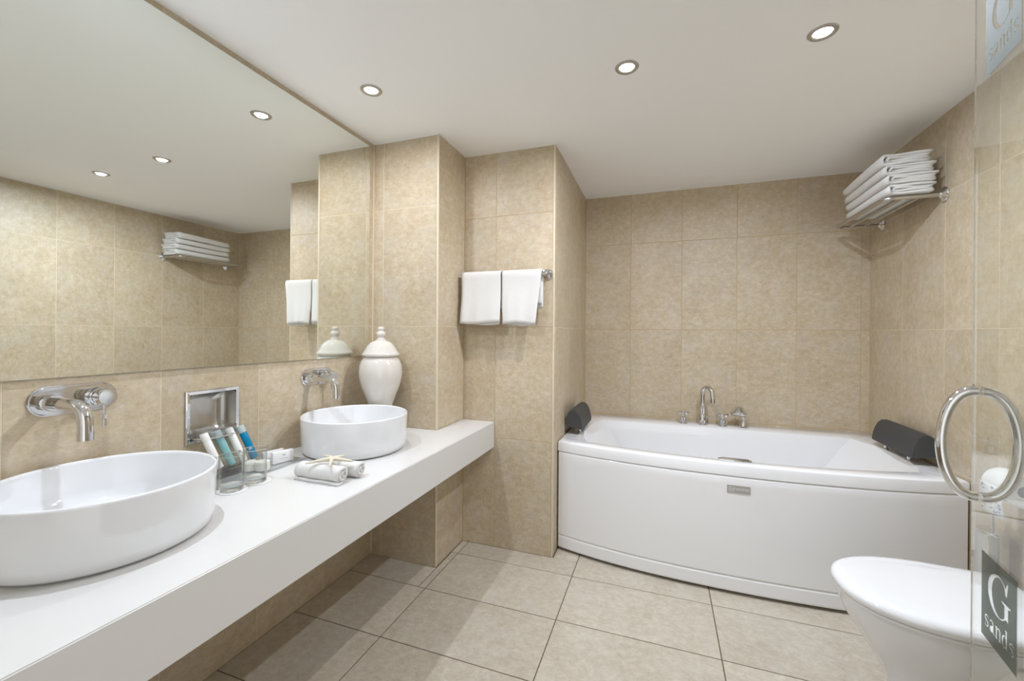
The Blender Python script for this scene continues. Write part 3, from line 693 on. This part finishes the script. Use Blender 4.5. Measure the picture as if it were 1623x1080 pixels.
# ------------------------------------------------------------------ towel rail with hand towels
t = empty('towel_rail', (.63, Y2, 1.467), 'chrome towel rail fixed on the tiled pier', 'towel rail'); ry_ = Y2 - .062
tube('rail', [(X1 + .006, ry_, 1.468), (.64, ry_, 1.468), (.868, ry_, 1.468)], .008, CHROME, t, 14)
lathe('rosette', [(0, .0004), (.013, .0004), (.0135, .004), (.0115, .008), (.0115, .020), (0, .021)], CHROME, t, (X1 + .0002, ry_, 1.468), (1, 0, 0), n=28)
for x in (.866,):
    lathe('rosette', [(0, .0004), (.027, .0004), (.028, .004), (.024, .009), (.013, .013), (.010, .020), (.010, .062), (.0115, .064), (.0115, .072), (0, .074)], CHROME, t, (x, Y2 - .0002, 1.468), (0, -1, 0), n=28)
def hand_towel(x0, x1, zf, zb_, label, seed, slide=0.0):
    rnd = random.Random(seed); e = empty('hand_towel', ((x0 + x1) / 2, ry_, 1.48), label, 'towel', 'white hand towels on the rail')
    for li, (r, th, zf_, zb__, dx) in enumerate(((.0115, .0052, zf - .006, zb_ + .02, .004), (.0175, .0060, zf, zb_, 0.0))):
        pr_ = []; zc = 1.468
        for k in range(15): pr_.append((-r - .0012 * math.sin(k * .5) - (.010 * (1 - k / 14) ** 2 if li else .006 * (1 - k / 14) ** 2), zf_ + (zc - zf_) * k / 14))
        for k in range(1, 9): a = PI - PI * k / 9; pr_.append((r * math.cos(a), zc + r * math.sin(a)))
        for k in range(12): pr_.append((r, zc + (zb__ - zc) * k / 11))
        m = len(pr_); nx = 22; V = []; Fc = []; ph = rnd.uniform(0, 6)
        for j in range(nx + 1):
            s = j / nx
            for sd in (1, -1):
                for i, (py, pz) in enumerate(pr_):
                    qa, qb = pr_[min(i + 1, m - 1)], pr_[max(i - 1, 0)]; ty, tz = qa[0] - qb[0], qa[1] - qb[1]; l = math.hypot(ty, tz) or 1
                    front = max(0, (1.468 - pz) / .26) if i < 15 else 0
                    wave = (.0035 * math.sin(s * 7 + ph) + .0015 * math.sin(s * 17 + ph * 2)) * front
                    x = x0 + dx + (x1 - x0 - 2 * dx) * s
                    if i < 15: x += slide * front * (s - .15) - .004 * front * math.sin(front * 5 + ph) * (1 if s < .5 else .4)
                    dz = .005 * math.sin(s * 5 + ph) * front
                    tt = th / 2 * sd
                    V.append((x, ry_ + min(py - wave - tz / l * tt, .058), pz + dz + ty / l * tt))
        idx = lambda j, s, i: j * 2 * m + s * m + i
        for j in range(nx):
            for s in (0, 1):
                for i in range(m - 1): Fc.append((idx(j, s, i), idx(j, s, i + 1), idx(j + 1, s, i + 1), idx(j + 1, s, i)))
            for i in (0, m - 1): Fc.append((idx(j, 0, i), idx(j, 1, i), idx(j + 1, 1, i), idx(j + 1, 0, i)))
        for j in (0, nx):
            for i in range(m - 1): Fc.append((idx(j, 0, i), idx(j, 0, i + 1), idx(j, 1, i + 1), idx(j, 1, i)))
        mesh('outer_fold' if li else 'inner_fold', V, Fc, TERRY, e, True)
    return e
hand_towel(.408, .632, 1.212, 1.29, 'white hand towel on the rail, the one nearer the mirror', 3)
hand_towel(.640, .852, 1.208, 1.29, 'white hand towel on the rail, the one nearer the bath', 8, -.035)

# ------------------------------------------------------------------ towel rack with folded bath towels
t = empty('towel_rack', (XR, 2.64, 1.784), 'chrome towel rack high on the wall over the bath', 'towel rack')
YA, YZ, XI, ZK = 2.364, 2.914, 2.372, 1.784
path = [Vector((XR - .006, YA, ZK)), Vector((XI + .04, YA, ZK))] + bez((XI + .04, YA, ZK), (XI, YA, ZK), (XI, YA + .04, ZK), 6)[1:] + bez((XI, YZ - .04, ZK), (XI, YZ, ZK), (XI + .04, YZ, ZK), 6) + [Vector((XR - .006, YZ, ZK))]
tube('frame', path, .0098, STEEL, t, 14)
for y in (YA, YZ):
    lathe('rosette', [(0, .0004), (.033, .0004), (.034, .004), (.029, .010), (.015, .016), (.0115, .022), (0, .023)], CHROME, t, (XR - .0002, y, ZK), (-1, 0, 0), n=30)
for x in (2.440, 2.508): tube('shelf_bar', [(x, YA, ZK), (x, (YA + YZ) / 2, ZK), (x, YZ, ZK)], .0072, STEEL, t, 12)
def folded(z0, hgt, x0, x1, y0, y1, label, seed, sag=0.0):
    rnd = random.Random(seed); e = empty('folded_bath_towel', ((x0 + x1) / 2, (y0 + y1) / 2, z0), label, 'towel', 'bath towels stacked on the rack')
    n_l = 4; th = hgt / n_l * .86; zs = [z0 + hgt * (k + .5) / n_l for k in range(n_l)]
    Rr = lambda a, b_: abs(a - b_) / 2
    xr1, xr2 = x1, x1 - .012
    ctr = []      # centreline: top sheet (right -> left), fold down the left side, bottom sheet, fold at right, inner two sheets
    for k in range(10): ctr.append((xr1 - (xr1 - x0 - .02) * k / 9 if k < 9 else x0 + .02, zs[3]))
    R_ = (zs[3] - zs[0]) / 2; cz_ = (zs[3] + zs[0]) / 2
    for k in range(1, 9): a = PI / 2 + PI * k / 9; ctr.append((x0 + .02 + R_ * math.cos(a) * .8, cz_ + R_ * math.sin(a)))
    for k in range(10): ctr.append((x0 + .02 + (xr1 - .016 - x0 - .02) * k / 9, zs[0]))
    R_ = (zs[1] - zs[0]) / 2; cz_ = (zs[1] + zs[0]) / 2
    for k in range(1, 6): a = -PI / 2 + PI * k / 6; ctr.append((xr1 - .016 + R_ * math.cos(a) * 1.3, cz_ + R_ * math.sin(a)))
    for k in range(10): ctr.append((xr1 - .016 - (xr1 - .016 - x0 - .034) * k / 9, zs[1]))
    R_ = (zs[2] - zs[1]) / 2; cz_ = (zs[2] + zs[1]) / 2
    for k in range(1, 6): a = PI / 2 * 3 - PI * k / 6; ctr.append((x0 + .034 + R_ * math.cos(a), cz_ + R_ * math.sin(a)))
    for k in range(10): ctr.append((x0 + .034 + (xr2 - x0 - .034) * k / 9, zs[2]))
    m = len(ctr); ny = 16; V = []; Fc = []; p1, p2 = rnd.uniform(0, 6), rnd.uniform(0, 6)
    for j in range(ny + 1):
        s = j / ny; y = y0 + (y1 - y0) * s
        for sd in (1, -1):
            for i, (cx_, cz_) in enumerate(ctr):
                qa, qb = ctr[min(i + 1, m - 1)], ctr[max(i - 1, 0)]; tx, tz = qa[0] - qb[0], qa[1] - qb[1]; l = math.hypot(tx, tz) or 1
                tt = th / 2 * sd * (1 + .10 * math.sin(i * .7 + j * .5 + p1))
                wv = .0016 * math.sin(s * 6 + p1 + cx_ * 18) + .0010 * math.sin(cx_ * 55 + p2 + s * 3)
                yy = y + (.006 * math.sin(i * .55 + p2) if j in (0, ny) else 0)
                sg = -sag * s * s * max(0, (cz_ - z0) / hgt)
                V.append((cx_ - tz / l * tt + .003 * math.sin(s * 4 + p2), yy, cz_ + tx / l * tt + wv * .6 + sg))
    idx = lambda j, s, i: j * 2 * m + s * m + i
    for j in range(ny):
        for s in (0, 1):
            for i in range(m - 1): Fc.append((idx(j, s, i), idx(j, s, i + 1), idx(j + 1, s, i + 1), idx(j + 1, s, i)))
        for i in (0, m - 1): Fc.append((idx(j, 0, i), idx(j, 1, i), idx(j + 1, 1, i), idx(j + 1, 0, i)))
    for j in (0, ny):
        for i in range(m - 1): Fc.append((idx(j, 0, i), idx(j, 0, i + 1), idx(j, 1, i + 1), idx(j, 1, i)))
    mesh('towel_cloth', V, Fc, TERRY, e, True); return e
zt = ZK + .0106; hh = (.048, .044, .044, .052)
labs = ('bottom folded white bath towel of the stack on the rack', 'second folded white bath towel from the bottom of the stack', 'third folded white bath towel from the bottom of the stack', 'topmost folded white bath towel of the stack on the rack')
xs = ((2.372, 2.545), (2.366, 2.552), (2.360, 2.546), (2.352, 2.535)); ysz = ((2.335, 2.80), (2.33, 2.79), (2.335, 2.79), (2.34, 2.78))
for k in range(4):
    folded(zt, hh[k] - .003, xs[k][0], xs[k][1], ysz[k][0], ysz[k][1], labs[k], 11 + k, .012 if k == 3 else 0); zt += hh[k]

# ------------------------------------------------------------------ toilet
TY = 1.522
wc = empty('toilet', (2.28, TY, 0), 'white close-coupled toilet with closed lid beside the glass door', 'toilet')
def dshape(x0, x1, hw, n=36, p=2.35):
    """front at x0 (rounded), back at x1 (straight) -> loop of points"""
    P = []; xm = x0 + (x1 - x0) * .58
    for k in range(n + 1):
        a = -PI / 2 + PI * k / n; c, s = math.cos(a), math.sin(a)
        P.append((xm - (xm - x0) * abs(c) ** (2 / p), TY - hw * math.copysign(abs(s) ** (2 / p), s) * -1))
    P.append((x1, TY + hw * .93)); P.append((x1, TY - hw * .93)); return P
def loft(name, levels, mat, parent, cap0=True, cap1=True, ang=45):
    V = []; Fc = []; n = len(levels[0][0])
    for P, z in levels: V += [(x, y, z) for x, y in P]
    for s in range(len(levels) - 1):
        for i in range(n): j = (i + 1) % n; Fc.append((s * n + i, s * n + j, (s + 1) * n + j, (s + 1) * n + i))
    if cap0: Fc.append(tuple(range(n)))
    if cap1: Fc.append(tuple(range((len(levels) - 1) * n, len(levels) * n)))
    o = mesh(name, V, Fc, mat, parent, True); sharp(o, ang); return o
BK = 2.400
loft('pan', [(dshape(2.075, 2.570, .118), .0006), (dshape(2.070, 2.570, .116), .05), (dshape(2.055, 2.570, .108), .14), (dshape(2.035, 2.570, .112), .20), (dshape(1.998, 2.570, .135), .262), (dshape(1.955, 2.570, .165), .330), (dshape(1.935, 2.575, .178), .375), (dshape(1.932, 2.575, .180), .399)], WHITEC, wc)
loft('seat', [(dshape(1.933, BK, .178), .4000), (dshape(1.930, BK, .181), .4025), (dshape(1.930, BK, .181), .4085), (dshape(1.933, BK, .178), .4105)], WHITEC, wc)
loft('lid', [(dshape(1.927, BK, .184), .4125), (dshape(1.922, BK, .188), .417), (dshape(1.921, BK, .189), .427), (dshape(1.925, BK, .185), .436), (dshape(1.936, BK, .176), .4425), (dshape(1.955, BK - .005, .160), .4455), (dshape(2.01, BK - .02, .12), .4468)], WHITEC, wc, ang=60)
for s in (-1, 1): tube('hinge', [(BK + .012, TY + s * .09 - .02, .415), (BK + .012, TY + s * .09 + .02, .415)], .012, WHITEC, wc, 14)
bm = bmesh.new(); bbox(bm, 2.435, 2.580, TY - .165, TY + .150, .3925, .745, .018, 4); frombm('cistern', bm, WHITEC, wc, True, None, 50)
bm = bmesh.new(); bbox(bm, 2.424, 2.583, TY - .172, TY + .157, .7455, .782, .014, 4); cl_ = frombm('cistern_lid', bm, WHITEC, wc, True, None, 50)
lathe('flush_button', [(0, 0), (.024, 0), (.024, .004), (.020, .006), (0, .006)], CHROME, cl_, (2.50, TY, .7823), n=28)

# wall-hung brush and paper holder behind the toilet
t = empty('toilet_brush', (2.532, 1.955, .262), 'chrome wall-hung toilet brush holder seen through the glass door', 'toilet brush'); c = (2.532, 1.955, .262)
lathe('holder', [(0, 0), (.042, 0), (.044, .003), (.044, .212), (.0425, .2135), (.0425, .216), (.040, .220), (.012, .224), (0, .224)], CHROME, t, c, n=36)
tube('handle', [(c[0], c[1], .485), (c[0], c[1], .56), (c[0], c[1], .625), (c[0], c[1], .632)], [.0055, .0055, .007, .005], CHROME, t, 12)
box('bracket', STEEL, 2.570, XR - .0004, 1.995, 2.02, .43, .47, t, .002)
t = empty('paper_holder', (XR, 1.855, .665), 'toilet paper holder with blue-printed paper seen through the glass door', 'paper holder'); c = Vector((2.525, 1.855, .665))
lathe('paper_roll', [(.019, -.052), (.050, -.052), (.051, -.050), (.051, .050), (.050, .052), (.019, .052)], PAPER, t, c, (0, 1, 0), n=40, close=True)
V = []; Fc = []
for k in range(10):
    z = .668 - .10 * k / 9; x = c.x - .0518 - .003 * math.sin(k * .5)
    V += [(x, c.y - .05, z), (x, c.y + .05, z - .004 * k / 9)]
for k in range(9): Fc.append((2 * k, 2 * k + 1, 2 * k + 3, 2 * k + 2))
hs = mesh('hanging_sheet', V, Fc, PAPER, t, True); sm = hs.modifiers.new('thick', 'SOLIDIFY'); sm.thickness = .0008
V = []; Fc = []; rnd = random.Random(4)
for k in range(26):
    y = c.y + rnd.uniform(-.045, .045); z = rnd.uniform(.575, .665); a, b_ = rnd.uniform(.002, .006), rnd.uniform(.0015, .005); q = len(V)
    V += [(c.x - .0560, y - a, z), (c.x - .0560, y, z - b_), (c.x - .0560, y + a, z + .001), (c.x - .0560, y, z + b_)]; Fc.append((q, q + 1, q + 2, q + 3))
mesh('printed_pattern', V, Fc, BLUEP, hs)['kind'] = 'stuff'
tube('arm', [(XR - .002, 1.795, .665), (c.x, 1.795, .665), (c.x, 1.802, .665), (c.x, 1.91, .665)], .006, CHROME, t, 10)

# ------------------------------------------------------------------ glass door with handles and etched logo films
E0 = Vector((2.0792, 1.2303, 0))                       # free edge of the door (camera side face)
HD = math.radians(10.3); dv = Vector((-math.sin(HD), -math.cos(HD), 0)); nv = Vector((-math.cos(HD), math.sin(HD), 0))   # along the pane towards the hinge; towards the room
door = empty('glass_door', (E0.x, E0.y, 0.0), 'clear glass door standing open at the right edge of the picture', 'glass door')
DT, DW = .012, .83
def dp(s, z, off=0.0): return E0 + dv * s + nv * off + Vector((0, 0, z))
bm = bmesh.new()
vsx = [bm.verts.new(dp(s, z, off)) for off in (0, -DT) for s, z in ((0, .012), (DW, .012), (DW, 2.08), (0, 2.08))]
for f in ((0, 1, 2, 3), (4, 5, 6, 7), (0, 1, 5, 4), (1, 2, 6, 5), (2, 3, 7, 6), (3, 0, 4, 7)): bm.faces.new([vsx[q] for q in f])
frombm('glass_pane', bm, GLASS, door)
HS, ZC, HRV, HPR = .0300, .9275, .1155, .0565
for sg, nm in ((1, 'handle'), (-1, 'handle')):
    base = 0.0 if sg > 0 else -DT; pts = []
    for k in range(33):
        a = -PI / 2 + PI * k / 32
        pts.append(dp(HS, ZC + HRV * math.sin(a), base + sg * (.002 + HPR * math.cos(a) ** .85 if math.cos(a) > 1e-9 else .002)))
    tube(nm, pts, .0105, CHROME, door, 18)
def film(z_top, h, wd, s0):
    """rectangle with the logo cut out, as one flat filled outline"""
    cu = bpy.data.curves.new('film', 'CURVE'); cu.dimensions = '2D'; cu.fill_mode = 'BOTH'
    def poly(P):
        sp = cu.splines.new('POLY'); sp.points.add(len(P) - 1)
        for q, p_ in zip(sp.points, P): q.co = (p_[0], p_[1], 0, 1)
        sp.use_cyclic_u = True
    poly([(0, 0), (1, 0), (1, 1.28), (0, 1.28)])
    # capital G with serifs: outer ellipse against a shifted inner ellipse
    gx, gy, ra, rb = .50, .815, .30, .30
    out = [(gx + ra * math.cos(a), gy + rb * math.sin(a)) for a in [math.radians(38 + (322 - 38 + 0) * k / 40) for k in range(41)]]
    inn = [(gx + .035 + (ra - .085) * math.cos(a), gy + (rb - .018) * math.sin(a)) for a in [math.radians(318 - (318 - 44) * k / 40) for k in range(41)]]
    G_ = [(.742, .93), (.770, 1.115), (.745, 1.115), (.715, 1.055)] + out[1:-1] + [(.775, .585), (.775, .775), (.84, .80), (.84, .815), (.60, .815), (.60, .80), (.675, .775), (.675, .60)] + inn[1:-1] + [(.70, .93)]
    poly(G_)
    def P_(pts, ox, sc_): poly([(ox + x * sc_, .19 + y * sc_) for x, y in pts])
    def s_letter(ox, k):
        c = [(.36, .40), (.30, .46), (.20, .485), (.10, .45), (.06, .37), (.12, .29), (.26, .22), (.32, .15), (.29, .06), (.20, .02), (.10, .04), (.05, .12)]
        wds = [.015, .02, .022, .03, .035, .04, .042, .036, .03, .022, .02, .015]; L_ = []; R2 = []
        for i, (x, y) in enumerate(c):
            a, b_ = c[max(i - 1, 0)], c[min(i + 1, len(c) - 1)]; tx, ty = b_[0] - a[0], b_[1] - a[1]; l = math.hypot(tx, ty)
            L_.append((x - ty / l * wds[i], y + tx / l * wds[i])); R2.append((x + ty / l * wds[i], y - tx / l * wds[i]))
        P_(L_ + R2[::-1], ox, k)
    def a_letter(ox, k):
        P_([(.06, .40), (.10, .47), (.22, .50), (.33, .46), (.36, .38), (.36, .08), (.41, .04), (.46, .06), (.46, .03), (.38, 0), (.31, .05), (.22, 0), (.11, .0), (.05, .07), (.06, .17), (.15, .25), (.29, .30), (.29, .38), (.25, .44), (.18, .46), (.13, .44), (.13, .38)], ox, k)
    def n_letter(ox, k):
        P_([(0, 0), (0, .025), (.06, .04), (.06, .42), (0, .44), (0, .46), (.14, .50), (.14, .42), (.24, .49), (.34, .49), (.41, .42), (.41, .04), (.47, .025), (.47, 0), (.27, 0), (.27, .025), (.33, .04), (.33, .38), (.28, .44), (.22, .44), (.14, .37), (.14, .04), (.20, .025), (.20, 0)], ox, k)
    def d_letter(ox, k):
        P_([(.31, .46), (.22, .50), (.12, .47), (.04, .36), (.03, .22), (.06, .08), (.14, .005), (.24, .0), (.32, .06), (.32, 0), (.47, .03), (.47, .05), (.40, .07), (.40, .75), (.25, .72), (.25, .70), (.31, .68)], ox, k)
        P_([(.31, .40), (.31, .11), (.25, .055), (.19, .05), (.13, .11), (.115, .24), (.135, .38), (.19, .45), (.25, .455)], ox, k)
    k = .36
    s_letter(.10, k); a_letter(.245, k); n_letter(.425, k); d_letter(.605, k); s_letter(.80, k)
    o = bpy.data.objects.new('tmp', cu); C.objects.link(o); bpy.context.view_layer.update()
    me = bpy.data.meshes.new_from_object(o.evaluated_get(bpy.context.evaluated_depsgraph_get())); bpy.data.objects.remove(o); bpy.data.curves.remove(cu)
    for v in me.vertices:
        v.co = dp(s0 + v.co.x * wd, z_top - h + v.co.y / 1.28 * h, .0006)
    return link('logo_film', me, FILM, door)
film(.708, .176, .138, .0525)
film(1.886, .176, .138, .0525)
for z in (.22, 1.86):
    bm = bmesh.new(); hv = []
    for off in (.010, -DT - .010):
        for s, dz in ((DW - .07, -.045), (DW + .012, -.045), (DW + .012, .045), (DW - .07, .045)): hv.append(bm.verts.new(dp(s, z + dz, off)))
    for f in ((0, 1, 2, 3), (4, 5, 6, 7), (0, 1, 5, 4), (1, 2, 6, 5), (2, 3, 7, 6), (3, 0, 4, 7)): bm.faces.new([hv[q] for q in f])
    frombm('hinge', bm, CHROME, door)

# ------------------------------------------------------------------ recessed ceiling downlights
def downlight(x, y, warm, label, k=1.0):
    e = empty('downlight', (x, y, H), label, 'downlight', 'recessed ceiling downlights')
    lathe('trim_ring', [(.0265, -.0015), (.030, -.0045), (.040, -.004), (.043, -.0006)], SATIN, e, (x, y, H), n=40)
    lathe('lens', [(0, -.0022), (.020, -.0022), (.0262, -.0012)], BULBW if warm else BULBC, e, (x, y, H), n=32)
    ld_ = bpy.data.lights.new('lamp_light', 'AREA'); ld_.shape = 'DISK'; ld_.size = .038; ld_.energy = LAMP_W * k
    ld_.color = (.95, .945, 1.0) if warm else (.77, .865, 1.0); ld_.spread = math.radians(175)
    lo = bpy.data.objects.new('lamp_light', ld_); C.objects.link(lo); lo.parent = e; lo.location = (0, 0, -.0055)
    return e
downlight(.307, 1.409, True, 'round ceiling downlight above the far basin', .38)
downlight(1.296, 1.592, True, 'round warm ceiling downlight over the middle of the floor', .9)
downlight(1.907, 1.612, False, 'round cool white ceiling downlight in front of the bath near the toilet', 1.6)
downlight(.307, .62, False, 'ceiling downlight above the front basin, outside the picture', .82)

for o in bpy.data.objects:
    if '_w' in o.keys(): del o['_w']
